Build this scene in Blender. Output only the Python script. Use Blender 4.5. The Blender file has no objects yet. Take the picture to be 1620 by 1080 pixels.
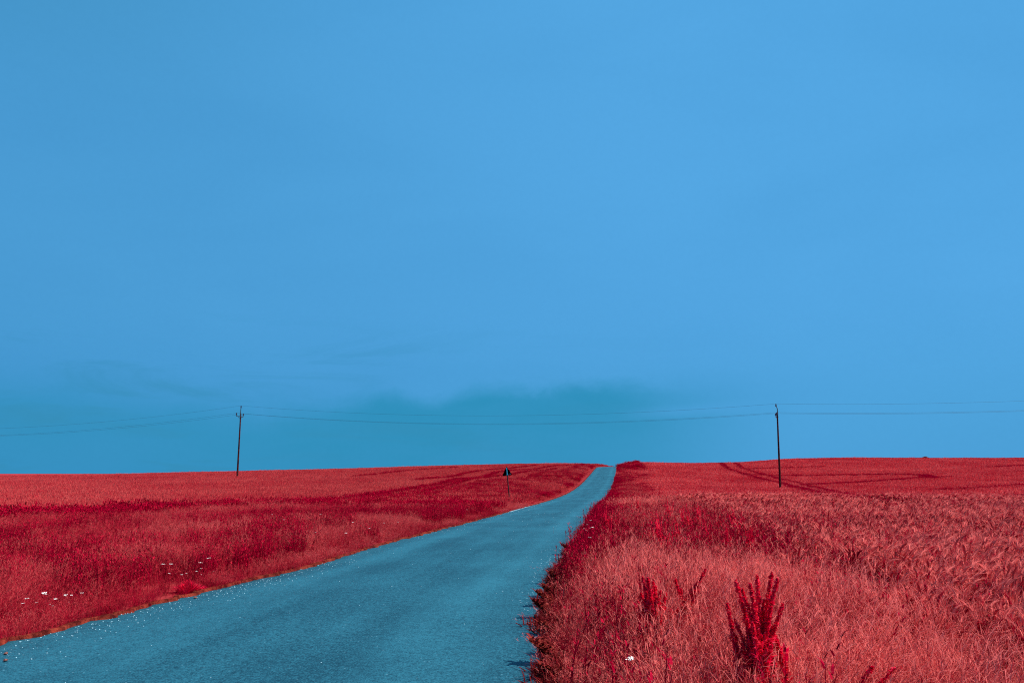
import bpy, math, random
import numpy as np
from mathutils import Vector

S = bpy.context.scene
R = math.radians
rng = np.random.default_rng(7)
random.seed(7)

# ------------------------------------------------------------------ camera
EYE = 1.5
PITCH = R(9.3)
FPX = 1260.0                       # focal length in pixels of the 1620 px wide photograph
cam_d = bpy.data.cameras.new("camera")
cam_d.lens = 28.0
cam_d.sensor_width = 36.0
cam_d.clip_start = 0.05
cam_d.clip_end = 20000
cam = bpy.data.objects.new("camera", cam_d)
S.collection.objects.link(cam)
cam.location = (0, 0, EYE)
cam.rotation_euler = (R(90) + PITCH, 0, 0)
S.camera = cam
S.view_settings.view_transform = 'Standard'
S.view_settings.look = 'None'
S.view_settings.exposure = 0.7
S.view_settings.gamma = 1.0


def lin(r, g, b):
    f = lambda c: (c / 255 / 12.92) if c / 255 <= 0.04045 else ((c / 255 + 0.055) / 1.055) ** 2.4
    return (f(r), f(g), f(b), 1.0)


# ------------------------------------------------------------------ sun and sky
SUN_EL, SUN_AZ = R(50), R(99)      # azimuth clockwise from +Y (view direction)
sd = Vector((math.sin(SUN_AZ) * math.cos(SUN_EL), math.cos(SUN_AZ) * math.cos(SUN_EL), math.sin(SUN_EL)))
sun_d = bpy.data.lights.new("sun", 'SUN')
sun_d.energy = 4.8
sun_d.angle = R(0.5)
sun_d.color = (1.0, 0.955, 0.9)
sun = bpy.data.objects.new("sun", sun_d)
S.collection.objects.link(sun)
sun.rotation_euler = (-sd).to_track_quat('-Z', 'Y').to_euler()
sun.location = sd * 50

W = bpy.data.worlds.new("World")
S.world = W
W.use_nodes = True


class NT:
    """small helper to wire nodes"""
    def __init__(s, tree):
        s.t = tree
        tree.nodes.clear()

    def n(s, kind, **kw):
        nd = s.t.nodes.new(kind)
        ins = kw.pop('ins', {})
        for k, v in kw.items():
            setattr(nd, k, v)
        for k, v in ins.items():
            if isinstance(v, bpy.types.NodeSocket):
                s.t.links.new(v, nd.inputs[k])
            else:
                nd.inputs[k].default_value = v
        return nd

    def m(s, op, a, b=0.0, c=0.0, clamp=False):
        nd = s.n('ShaderNodeMath', operation=op, use_clamp=clamp)
        for i, v in enumerate((a, b, c)):
            if isinstance(v, bpy.types.NodeSocket):
                s.t.links.new(v, nd.inputs[i])
            else:
                nd.inputs[i].default_value = v
        return nd.outputs[0]

    def mix(s, f, a, b, blend='MIX'):
        nd = s.n('ShaderNodeMix', data_type='RGBA', blend_type=blend)
        for i, v in ((0, f), (6, a), (7, b)):
            if isinstance(v, bpy.types.NodeSocket):
                s.t.links.new(v, nd.inputs[i])
            else:
                nd.inputs[i].default_value = v
        return nd.outputs[2]

    def smooth(s, x, a, b):
        nd = s.n('ShaderNodeMapRange', interpolation_type='SMOOTHSTEP')
        s.t.links.new(x, nd.inputs[0])
        nd.inputs[1].default_value = a
        nd.inputs[2].default_value = b
        return nd.outputs[0]

    def noise(s, vec, scale, detail=3.0, rough=0.55, dist=0.0):
        nd = s.n('ShaderNodeTexNoise')
        if vec is not None:
            s.t.links.new(vec, nd.inputs['Vector'])
        nd.inputs['Scale'].default_value = scale
        nd.inputs['Detail'].default_value = detail
        nd.inputs['Roughness'].default_value = rough
        nd.inputs['Distortion'].default_value = dist
        return nd.outputs[0]


def az_el(px, py):
    v = (540 - py) / FPX
    d = Vector(((px - 810) / FPX, math.cos(PITCH) - v * math.sin(PITCH), math.sin(PITCH) + v * math.cos(PITCH)))
    return math.atan2(d.x, d.y), math.atan2(d.z, math.hypot(d.x, d.y))


w = NT(W.node_tree)
tc = w.n('ShaderNodeTexCoord').outputs['Generated']
sep = w.n('ShaderNodeSeparateXYZ', ins={0: tc})
X_, Y_, Z_ = sep.outputs
az = w.m('ARCTAN2', X_, Y_)
el = w.m('ARCSINE', Z_)
elp = w.m('MAXIMUM', el, 0.0)
# clear sky: blue, a touch greener and darker to the left
right_f = w.smooth(az, -0.66, 0.30)
col_hi = w.mix(right_f, lin(76, 158, 214), lin(86, 170, 230))
col_lo = w.mix(right_f, lin(64, 149, 206), lin(77, 163, 220))
base = w.mix(w.smooth(el, 0.03, 0.22), col_lo, col_hi)
# faint large scale unevenness of thin high cloud
vec = w.n('ShaderNodeCombineXYZ', ins={0: w.m('MULTIPLY', az, 1.0), 1: w.m('MULTIPLY', el, 3.0), 2: 0.3}).outputs[0]
n1 = w.noise(vec, 2.2, 4.0, 0.5, 0.4)
base = w.mix(w.smooth(n1, 0.35, 0.75), base, w.mix(0.12, base, lin(48, 132, 190)))
tl = w.m('MULTIPLY', w.smooth(az, -0.2, -0.75), w.smooth(el, 0.35, 0.62))
base = w.mix(w.m('MULTIPLY', tl, 0.6), base, lin(58, 138, 178))
# low cloud bank on the horizon
cp = [(-200, 560), (0, 600), (160, 612), (330, 628), (470, 640), (540, 634), (575, 622), (605, 611), (640, 620), (690, 630), (730, 612), (765, 601),
      (830, 606), (885, 611), (930, 603), (1000, 600), (1080, 604), (1180, 600), (1300, 600), (1700, 600)]
aez = [az_el(*c) for c in cp]
rampn = w.n('ShaderNodeValToRGB')
rampn.color_ramp.interpolation = 'B_SPLINE'
a0, a1 = aez[0][0], aez[-1][0]
els = rampn.color_ramp.elements
for i, (a, e) in enumerate(aez):
    p = (a - a0) / (a1 - a0)
    if i < 2:
        k = els[i]
        k.position = p
    else:
        k = els.new(p)
    v = e / 0.3
    k.color = (v, v, v, 1)
mr = w.n('ShaderNodeMapRange', ins={0: az, 1: a0, 2: a1})
w.t.links.new(mr.outputs[0], rampn.inputs[0])
top = w.m('MULTIPLY', rampn.outputs[0], 0.3)
nz = w.noise(w.n('ShaderNodeCombineXYZ', ins={0: az, 1: w.m('MULTIPLY', el, 1.6), 2: 0.7}).outputs[0], 11.0, 7.0, 0.62, 0.5)
top = w.m('ADD', top, w.m('MULTIPLY', w.m('SUBTRACT', nz, 0.5), 0.045))
under = w.m('SUBTRACT', top, el)
hard = w.smooth(under, -0.010, 0.022)
soft = w.smooth(under, -0.03, 0.05)
# crisp edge only in the middle stretch, soft elsewhere
ac = lambda px: az_el(px, 650)[0]
mid = w.m('MULTIPLY', w.smooth(az, ac(430), ac(600)), w.smooth(az, ac(1130), ac(950)))
edge = w.mix(mid, soft, hard)
strength = w.m('MULTIPLY', w.smooth(az, ac(1290), ac(930)), w.m('ADD', 0.62, w.m('MULTIPLY', w.smooth(az, ac(100), ac(620)), 0.22)))
strength = w.m('MULTIPLY', strength, w.m('ADD', 0.8, w.m('MULTIPLY', w.noise(vec, 7.0, 5.0, 0.6, 0.8), 0.4)))
strength = w.m('MULTIPLY', strength, w.m('ADD', 0.75, w.m('MULTIPLY', w.smooth(under, 0.13, 0.02), 0.25)))
cl = w.m('MULTIPLY', edge, strength)
base = w.mix(cl, base, lin(38, 142, 184))
# pale streak in front of the bank on the right
stk = w.m('MULTIPLY', w.smooth(w.m('ABSOLUTE', w.m('SUBTRACT', el, w.m('ADD', az_el(1100, 648)[1], w.m('MULTIPLY', w.m('SUBTRACT', az, ac(1100)), 0.06)))), 0.012, 0.0),
          w.m('MULTIPLY', w.smooth(az, ac(950), ac(1080)), w.smooth(az, ac(1260), ac(1130))))
base = w.mix(w.m('MULTIPLY', stk, 0.5), base, lin(78, 163, 222))
wisp = w.noise(w.n('ShaderNodeCombineXYZ', ins={0: w.m('MULTIPLY', az, 2.2), 1: w.m('MULTIPLY', el, 14.0), 2: 1.9}).outputs[0], 2.0, 6.0, 0.6, 0.8)
wisp = w.m('MULTIPLY', w.smooth(wisp, 0.48, 0.72), w.m('MULTIPLY', w.smooth(el, 0.22, 0.06), w.smooth(az, 0.35, -0.35)))
base = w.mix(w.m('MULTIPLY', wisp, 0.6), base, lin(52, 140, 180))
mott = w.noise(tc, 160.0, 3.0, 0.7)
base = w.mix(1.0, base, w.n('ShaderNodeCombineColor', ins={0: w.m('MULTIPLY_ADD', mott, 0.05, 0.975), 1: w.m('MULTIPLY_ADD', mott, 0.05, 0.975), 2: w.m('MULTIPLY_ADD', mott, 0.05, 0.975)}).outputs[0], 'MULTIPLY')
sky = w.n('ShaderNodeTexSky', sky_type='NISHITA', sun_disc=False, sun_elevation=SUN_EL, sun_rotation=SUN_AZ)
skyc = w.mix(1.0, sky.outputs[0], (0.02, 0.05, 0.09, 1), 'MULTIPLY')
final = w.mix(0.06, base, skyc)
bg = w.n('ShaderNodeBackground', ins={0: final, 1: 2 ** -0.7})      # balances the exposure
ow = w.n('ShaderNodeOutputWorld', ins={0: bg.outputs[0]})

S.cycles.use_denoising = False
S.cycles.filter_width = 1.1
S.cycles.max_bounces = 5
S.cycles.transmission_bounces = 3
S.cycles.transparent_max_bounces = 4

# ------------------------------------------------------------------ geometry of the place
def ray(px, py):
    v = (540 - py) / FPX
    return np.array([(px - 810) / FPX, math.cos(PITCH) - v * math.sin(PITCH), math.sin(PITCH) + v * math.cos(PITCH)])


def at(px, py, Y):
    d = ray(px, py)
    return np.array([d[0] / d[1] * Y, Y, EYE + d[2] / d[1] * Y])


# road edges: (row in the photo, left column, right column, distance); distance None = level ground
rows = [(1080, -243, 858, None), (1020, 0, 854, None), (960, 232, 857, None), (905, 455, 880, None), (860, 612, 908, None),
        (830, 727, 930, 25), (805, 820, 944, 45), (790, 873, 957, 65), (780, 898, 962, 85), (765, 920, 969, 115),
        (750, 934, 973, 145), (741, 942, 974.5, 172), (738.6, 946, 974.5, 186)]
RT = []
for (py, l, r_, Y) in rows:
    if Y is None:
        d = ray(0, py)
        Y = -EYE / d[2] * d[1]
    a, b = at(l, py, Y), at(r_, py, Y)
    RT.append((Y, a[0], b[0], a[2]))
sl = (RT[1][1] - RT[0][1]) / (RT[1][0] - RT[0][0])
sl = 0.19
RT = [(-60, RT[0][1] - sl * (60 + RT[0][0]), RT[0][2] - sl * (60 + RT[0][0]), 0.0),
      (0, RT[0][1] - sl * RT[0][0], RT[0][2] - 0.12 * RT[0][0], 0.0)] + RT
Yl = RT[-1]
RT += [(203, Yl[1] + 6.0, Yl[2] + 6.0, 2.75), (235, Yl[1] + 22, Yl[2] + 22, 1.6), (320, Yl[1] + 60, Yl[2] + 60, -2.5), (600, Yl[1] + 130, Yl[2] + 130, -8)]
RT = np.array(RT)


def hermite(x, xp, yp):
    """smooth monotone-ish cubic through points (finite difference tangents)"""
    x = np.asarray(x, float)
    m = np.gradient(yp, xp)
    i = np.clip(np.searchsorted(xp, x) - 1, 0, len(xp) - 2)
    h = xp[i + 1] - xp[i]
    t = np.clip((x - xp[i]) / h, 0, 1)
    return ((2 * t**3 - 3 * t**2 + 1) * yp[i] + (t**3 - 2 * t**2 + t) * h * m[i] + (-2 * t**3 + 3 * t**2) * yp[i + 1] + (t**3 - t**2) * h * m[i + 1])


RL = lambda Y: hermite(Y, RT[:, 0], RT[:, 1])
RR = lambda Y: hermite(Y, RT[:, 0], RT[:, 2])
RZ = lambda Y: hermite(Y, RT[:, 0], RT[:, 3])

CROP = 0.55
pts = []
for Y, l, r_, z in RT:
    if Y <= 320:
        pts += [(l, Y, z), (r_, Y, z)]
for x in (-40, -15, 15, 40):
    for y in (-60, -20, 4):
        pts.append((x, y, 0.0))
pts += [(6, 10, 0), (12, 12, 0), (-10, 12, 0), (5, 18, 0), (14, 22, 0), (-16, 20, -0.02)]


def gp(px, py, Y, h):                # ground point whose cover of height h shows at this pixel
    p = at(px, py, Y)
    pts.append((p[0], p[1], p[2] - h))


gp(0, 799, 25, CROP); gp(480, 786, 42, CROP); gp(700, 771, 72, CROP); gp(770, 757, 95, CROP)
gp(855, 745, 128, CROP); gp(912, 736, 165, CROP)
gp(0, 773, 50, CROP); gp(0, 757, 95, CROP); gp(0, 751.5, 140, CROP); gp(375, 751, 115, CROP); gp(375, 744, 165, CROP)
gp(600, 738.5, 178, CROP); gp(600, 752, 115, CROP); gp(800, 733, 192, CROP); gp(900, 731.5, 192, CROP); gp(-200, 754, 140, CROP)
gp(1000, 731, 200, CROP); gp(1010, 745, 150, CROP); gp(1020, 765, 100, CROP); gp(1060, 785, 35, CROP)
gp(1230, 726, 222, CROP); gp(1620, 723.5, 245, CROP); gp(1850, 721, 250, CROP); gp(1234, 770, 97, CROP); gp(1234, 757, 130, CROP)
gp(1234, 741, 165, CROP); gp(1300, 783, 48, CROP); gp(1620, 786, 45, CROP); gp(1620, 768, 80, CROP); gp(1620, 749, 120, CROP); gp(1620, 733, 180, CROP)
for x, y, z in [(-150, 220, -1.5), (-60, 230, 0.3), (0, 250, 1.0), (60, 290, 3.5), (160, 300, 4.5), (260, 300, 4), (-250, 300, -5), (0, 380, -4), (200, 420, -1),
                (-200, 450, -8), (0, 600, -9), (400, 600, -6), (-400, 600, -10), (-300, 100, -1), (350, 100, 2), (-300, -60, 0), (300, -60, 0), (450, 300, 3), (-450, 300, -6)]:
    pts.append((x, y, z))
P = np.array(pts)


def tps_fit(P):
    n = len(P)
    d = np.linalg.norm(P[:, None, :2] - P[None, :, :2], axis=2)
    K = np.where(d > 0, d**2 * np.log(d + 1e-9), 0) + np.eye(n) * 4.0
    A = np.zeros((n + 3, n + 3))
    A[:n, :n] = K
    A[:n, n] = 1
    A[:n, n + 1:] = P[:, :2]
    A[n, :n] = 1
    A[n + 1:, :n] = P[:, :2].T
    b = np.zeros(n + 3)
    b[:n] = P[:, 2]
    return np.linalg.solve(A, b)


COEF = tps_fit(P)


def tps(x, y):
    x = np.asarray(x, float).ravel()
    y = np.asarray(y, float).ravel()
    out = np.empty(len(x))
    n = len(P)
    for s in range(0, len(x), 20000):
        xx, yy = x[s:s + 20000], y[s:s + 20000]
        d2 = (xx[:, None] - P[None, :, 0])**2 + (yy[:, None] - P[None, :, 1])**2
        K = 0.5 * d2 * np.log(d2 + 1e-12)
        out[s:s + 20000] = K @ COEF[:n] + COEF[n] + COEF[n + 1] * xx + COEF[n + 2] * yy
    return out


def ss(a, b, x):
    t = np.clip((x - a) / (b - a), 0, 1)
    return t * t * (3 - 2 * t)


def height(x, y):
    """ground height; blends into the road profile at the road"""
    x = np.asarray(x, float).ravel()
    y = np.asarray(y, float).ravel()
    z = tps(np.clip(x, -450, 450), np.clip(y, -60, 600))
    far = ss(330, 600, np.hypot(x, y))
    z = z * (1 - far) - 9.0 * far
    l, r_ = RL(y), RR(y)
    d = np.maximum(l - x, x - r_)
    k = 1 - ss(0.0, 2.4, d)
    return z * (1 - k) + RZ(y) * k


def hit(px, py, h=0.0, y0=2.0, y1=330.0):
    """point of the place seen at this pixel, on cover of height h"""
    d = ray(px, py)
    Y = np.geomspace(y0, y1, 1600)
    x = d[0] / d[1] * Y
    z = EYE + d[2] / d[1] * Y
    g = height(x, Y) + h
    k = np.argmax(z <= g)
    if not (z <= g).any():
        k = len(Y) - 1
    return float(x[k]), float(Y[k]), float(g[k] - h)


# field edges
lf = [hit(*q) for q in ((-150, 803, .5), (0, 800, .5), (250, 793, .5), (480, 786, .5))]
LFY = np.array([-60, 5] + [24, 32, 42, 72, 95, 128, 165, 200, 240, 600.])
LFX = np.array([-24, -18.5, -15.2, -14.0, -11.0, -6.4, -3.0, 4.4, 13.2, 16.5, 20, 60.])
XFL = lambda Y: np.minimum(np.interp(Y, LFY, LFX), RL(Y) - 1.0)
RFY = np.array([-60, 0, 5.7, 9.8, 15, 28, 45, 70, 100, 150, 200, 240, 600.])
RFX = np.array([-10, 3.2, 3.3, 3.9, 4.6, 6.6, 9.2, 12.0, 15.5, 21.5, 27, 30, 75.])
XFR = lambda Y: np.maximum(np.interp(Y, RFY, RFX), RR(Y) + 1.5)

# ------------------------------------------------------------------ mesh helpers
def mesh_obj(name, verts, faces, mat, parent=None, smooth=False, attrs=None, link=True):
    me = bpy.data.meshes.new(name)
    me.from_pydata([tuple(map(float, v)) for v in verts], [], [tuple(int(i) for i in f) for f in faces])
    if smooth:
        me.polygons.foreach_set('use_smooth', [True] * len(me.polygons))
    if attrs:
        for k, a in attrs.items():
            at_ = me.attributes.new(k, 'FLOAT', 'POINT')
            at_.data.foreach_set('value', np.asarray(a, np.float32))
    me.materials.append(mat)
    me.update()
    o = bpy.data.objects.new(name, me)
    if link:
        S.collection.objects.link(o)
    if parent:
        o.parent = parent
    return o


def tag(o, label=None, cat=None, group=None, kind=None):
    if label: o['label'] = label
    if cat: o['category'] = cat
    if group: o['group'] = group
    if kind: o['kind'] = kind
    return o


def empty(name, loc, rz=0.0):
    o = bpy.data.objects.new(name, None)
    o.empty_display_size = 0.2
    o.location = loc
    o.rotation_euler = (0, 0, rz)
    S.collection.objects.link(o)
    return o


def copy_tree(o, parent=None):
    c = o.copy()
    S.collection.objects.link(c)
    if parent:
        c.parent = parent
    for ch in list(o.children):
        copy_tree(ch, c)
    return c


class MB:
    def __init__(s):
        s.v, s.f, s.r = [], [], []

    def add(s, vs, fs, r=0.5):
        o = len(s.v)
        s.v += [tuple(v) for v in vs]
        s.f += [tuple(i + o for i in f) for f in fs]
        s.r += [r] * len(vs)

    def blade(s, base, h, w_, lean, ang, r=0.5, nseg=3, curl=2.0, w_tip=0.0):
        """leaf blade: base point, height, width, lean vector (share of height), facing angle"""
        n = np.array([math.cos(ang), math.sin(ang), 0.0])
        vs, fs = [], []
        b = np.array(base, float)
        for i in range(nseg + 1):
            t = i / nseg
            ll = math.hypot(*lean)
            c = b + np.array([lean[0] * h * t**curl, lean[1] * h * t**curl, h * (t - 0.45 * min(ll, 1.2) * t**3)])
            ww = w_ * (1 - t) ** 0.6 + w_tip * t if t < 1 else w_tip
            if t == 0:
                ww = w_ * 0.7
            if ww < 1e-5:
                vs.append(c)
            else:
                vs += [c - n * ww / 2, c + n * ww / 2]
        for i in range(nseg):
            a = 2 * i
            if len(vs) > a + 3:
                fs.append((a, a + 1, a + 3, a + 2))
            else:
                fs.append((a, a + 1, a + 2))
        s.add(vs, fs, r)

    def tube(s, path, radii, n=5, r=0.5, cap=True):
        path = [np.array(p, float) for p in path]
        vs, fs = [], []
        for i, p in enumerate(path):
            t = path[min(i + 1, len(path) - 1)] - path[max(i - 1, 0)]
            t = t / (np.linalg.norm(t) + 1e-9)
            up = np.array([0, 0, 1.0]) if abs(t[2]) < 0.9 else np.array([1.0, 0, 0])
            a = np.cross(t, up); a /= np.linalg.norm(a)
            b = np.cross(t, a)
            for k in range(n):
                q = 2 * math.pi * k / n
                vs.append(p + radii[i] * (a * math.cos(q) + b * math.sin(q)))
        for i in range(len(path) - 1):
            for k in range(n):
                k2 = (k + 1) % n
                fs.append((i * n + k, i * n + k2, (i + 1) * n + k2, (i + 1) * n + k))
        if cap:
            fs.append(tuple(range(n))[::-1])
            fs.append(tuple((len(path) - 1) * n + k for k in range(n)))
        s.add(vs, fs, r)

    def box(s, c, d, rot=0.0):
        x, y, z = d[0] / 2, d[1] / 2, d[2] / 2
        ca, sa = math.cos(rot), math.sin(rot)
        vs = []
        for dz in (-z, z):
            for dx, dy in ((-x, -y), (x, -y), (x, y), (-x, y)):
                vs.append((c[0] + dx * ca - dy * sa, c[1] + dx * sa + dy * ca, c[2] + dz))
        s.add(vs, [(3, 2, 1, 0), (4, 5, 6, 7), (0, 1, 5, 4), (1, 2, 6, 5), (2, 3, 7, 6), (3, 0, 4, 7)])

    def build(s, name, mat, parent=None, smooth=False, link=True):
        return mesh_obj(name, s.v, s.f, mat, parent, smooth, {'rnd': s.r}, link)


# ------------------------------------------------------------------ materials
def new_mat(name):
    m = bpy.data.materials.new(name)
    m.use_nodes = True
    return m, NT(m.node_tree)


def out(t, sh):
    t.n('ShaderNodeOutputMaterial', ins={0: sh})


def mat_plain(name, col, rough=0.7, metal=0.0, var=0.25, scale=6.0, bump=0.0, spec=0.4):
    m, t = new_mat(name)
    co = t.n('ShaderNodeTexCoord').outputs['Object']
    n = t.noise(co, scale, 5.0, 0.6)
    c2 = tuple(x * (1 - var) for x in col[:3]) + (1,)
    c3 = tuple(min(1, x * (1 + var)) for x in col[:3]) + (1,)
    c = t.mix(t.smooth(n, 0.3, 0.7), c2, c3)
    b = t.n('ShaderNodeBsdfPrincipled', ins={'Base Color': c, 'Roughness': rough, 'Metallic': metal, 'Specular IOR Level': spec})
    if bump:
        bn = t.n('ShaderNodeBump', ins={'Height': n, 'Strength': bump, 'Distance': 0.02})
        t.t.links.new(bn.outputs[0], b.inputs['Normal'])
    out(t, b.outputs[0])
    return m


def mat_grass(name, deep, mid, pale, bias=0.0, wr=0.6, wi=0.25, wn=0.9, nscale=0.35, transl=0.2, yb=None, xb=None, seed=0.0):
    """blade material: colour by blade, by tuft and by patches of the field"""
    m, t = new_mat(name)
    rnd = t.n('ShaderNodeAttribute', attribute_name='rnd').outputs['Fac']
    ir = t.n('ShaderNodeObjectInfo').outputs['Random']
    pos = t.n('ShaderNodeNewGeometry').outputs['Position']
    mp = t.n('ShaderNodeMapping', ins={0: pos, 1: (seed, seed * 2, 0), 3: (1, 0.6, 0.05)}).outputs[0]
    n = t.noise(mp, nscale, 4.0, 0.6, 0.5)
    n2 = t.noise(mp, nscale * 5, 2.0, 0.5)
    f = t.m('MULTIPLY', t.m('SUBTRACT', rnd, 0.5), wr)
    f = t.m('MULTIPLY_ADD', t.m('SUBTRACT', ir, 0.5), wi, f)
    f = t.m('MULTIPLY_ADD', t.m('SUBTRACT', n, 0.5), wn * 2, f)
    f = t.m('MULTIPLY_ADD', t.m('SUBTRACT', n2, 0.5), wn * 0.8, f)
    if yb:                                  # the stand is greener (redder here) further up the field
        yy = t.n('ShaderNodeSeparateXYZ', ins={0: pos}).outputs[1]
        f = t.m('MULTIPLY_ADD', t.smooth(yy, yb[0], yb[1]), yb[2], f)
    if xb:
        xx = t.n('ShaderNodeSeparateXYZ', ins={0: pos}).outputs[0]
        f = t.m('MULTIPLY_ADD', t.smooth(xx, xb[0], xb[1]), xb[2], f)
    f = t.m('ADD', f, 0.5 + bias, clamp=True)
    cr = t.n('ShaderNodeValToRGB', ins={0: f})
    e = cr.color_ramp.elements
    e[0].position = 0.1; e[0].color = deep
    e[1].position = 0.95; e[1].color = pale
    k = e.new(0.5); k.color = mid
    d = t.n('ShaderNodeBsdfDiffuse', ins={0: cr.outputs[0], 1: 0.6})
    tr = t.n('ShaderNodeBsdfTranslucent', ins={0: cr.outputs[0]})
    mx = t.n('ShaderNodeMixShader', ins={0: transl, 1: d.outputs[0], 2: tr.outputs[0]})
    out(t, mx.outputs[0])
    return m


DEEP = (0.30, 0.0015, 0.018, 1)
M_verge_l = mat_grass('verge_grass_red', DEEP, (0.46, 0.016, 0.034, 1), (0.66, 0.12, 0.11, 1), bias=-0.13, wn=1.0, nscale=0.28, wr=1.0)
M_verge_r = mat_grass('verge_grass_rose', (0.24, 0.001, 0.016, 1), (0.47, 0.014, 0.028, 1), (0.90, 0.20, 0.17, 1), bias=-0.34, wn=1.25, nscale=0.55, wr=1.8, seed=4, xb=(0.2, 2.8, 0.22))
M_crop_r = mat_grass('ripening_grain_rose', (0.24, 0.0008, 0.017, 1), (0.50, 0.010, 0.030, 1), (0.90, 0.19, 0.16, 1), bias=-0.10, wn=0.6, nscale=0.2, wr=1.9, seed=9, yb=(14, 38, -0.24))
M_crop_l = mat_grass('ripening_grain_red', (0.42, 0.004, 0.024, 1), (0.60, 0.038, 0.05, 1), (0.76, 0.14, 0.12, 1), bias=0.04, wn=0.35, nscale=0.1, wr=0.9, seed=14)
M_far_r = mat_grass('distant_grain_red', (0.50, 0.002, 0.024, 1), (0.78, 0.038, 0.055, 1), (0.95, 0.22, 0.19, 1), bias=0.06, wn=0.55, nscale=0.07, wr=1.3, seed=21, yb=(30, 90, -0.12))
M_crim = mat_grass('lush_crimson_weeds', (0.18, 0.0003, 0.011, 1), (0.38, 0.001, 0.023, 1), (0.66, 0.010, 0.045, 1), bias=-0.03, wn=0.3, nscale=0.5, wr=1.0, seed=31)
M_crimf = mat_grass('dark_crimson_weeds', (0.26, 0.0005, 0.015, 1), (0.42, 0.001, 0.025, 1), (0.58, 0.008, 0.038, 1), bias=-0.03, wn=0.3, nscale=0.5, wr=1.0, seed=31)
M_dock = mat_grass('dock_red', (0.62, 0.001, 0.035, 1), (0.88, 0.004, 0.055, 1), (0.97, 0.06, 0.12, 1), bias=0.0, wn=0.2, nscale=3.0, wr=1.0, seed=2)
M_weed = mat_grass('weed_brown_with_shade', (0.07, 0.004, 0.006, 1), (0.17, 0.012, 0.014, 1), (0.34, 0.05, 0.035, 1), wn=0.3, nscale=3.0, wr=1.0)  # brown leaves, colour lowered further to hold the near-black edge shadow
M_flower = mat_plain('white_petals', (0.85, 0.82, 0.76, 1), 0.8, var=0.15, scale=60)
M_wood = mat_plain('weathered_pole_wood', (0.045, 0.008, 0.009, 1), 0.9, var=0.8, scale=3.0, bump=0.3, spec=0.1)
M_iron = mat_plain('dark_galvanised_iron', (0.02, 0.028, 0.032, 1), 0.5, 0.3, var=0.3)
M_porc = mat_plain('dark_glazed_porcelain', (0.018, 0.014, 0.03, 1), 0.25, 0.0, var=0.2)
M_wire = mat_plain('dull_aluminium_wire', (0.012, 0.07, 0.11, 1), 0.6, 0.0, var=0.1)
M_plate = mat_plain('dark_sign_back', (0.006, 0.001, 0.002, 1), 0.95, 0.0, var=0.5, scale=9, spec=0.0)
M_sunlit = mat_plain('sunlit_teal_metal', (0.04, 0.55, 0.75, 1), 0.5, 0.0, var=0.3, scale=20)  # sunlight on the sign post put into this bright colour
M_post = mat_plain('dark_sign_post', (0.010, 0.003, 0.004, 1), 0.9, 0.0, var=0.3)
M_stick = mat_plain('pale_sticker', (0.5, 0.35, 0.35, 1), 0.6)
M_stone = mat_plain('brown_stone', (0.14, 0.05, 0.04, 1), 0.9, var=0.4, scale=30, bump=0.4)
M_grav = mat_plain('pale_blue_grit', (0.26, 0.44, 0.50, 1), 0.8, var=0.5, scale=40)
M_soil = None


def mat_ground():
    m, t = new_mat('thatch_and_soil')
    pos = t.n('ShaderNodeNewGeometry').outputs['Position']
    n = t.noise(pos, 1.3, 8.0, 0.7)
    n2 = t.noise(pos, 25.0, 4.0, 0.7)
    c = t.mix(t.smooth(n, 0.35, 0.65), (0.20, 0.010, 0.018, 1), (0.33, 0.03, 0.035, 1))
    c = t.mix(t.m('MULTIPLY', t.smooth(n2, 0.5, 0.75), 0.6), c, (0.36, 0.12, 0.08, 1))
    bn = t.n('ShaderNodeBump', ins={'Height': n2, 'Strength': 0.8, 'Distance': 0.03})
    b = t.n('ShaderNodeBsdfDiffuse', ins={0: c, 1: 0.8, 2: bn.outputs[0]})
    out(t, b.outputs[0])
    return m


def mat_shoulder():
    m, t = new_mat('orange_bare_shoulder')
    pos = t.n('ShaderNodeNewGeometry').outputs['Position']
    n = t.noise(pos, 6.0, 6.0, 0.7)
    n2 = t.noise(pos, 60.0, 3.0, 0.7)
    c = t.mix(t.smooth(n, 0.35, 0.65), (0.05, 0.006, 0.006, 1), (0.26, 0.038, 0.022, 1))
    c = t.mix(t.m('MULTIPLY', t.smooth(n2, 0.5, 0.7), 0.7), c, (0.10, 0.02, 0.015, 1))
    bn = t.n('ShaderNodeBump', ins={'Height': n2, 'Strength': 1.0, 'Distance': 0.02})
    b = t.n('ShaderNodeBsdfDiffuse', ins={0: c, 1: 0.8, 2: bn.outputs[0]})
    out(t, b.outputs[0])
    return m


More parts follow.
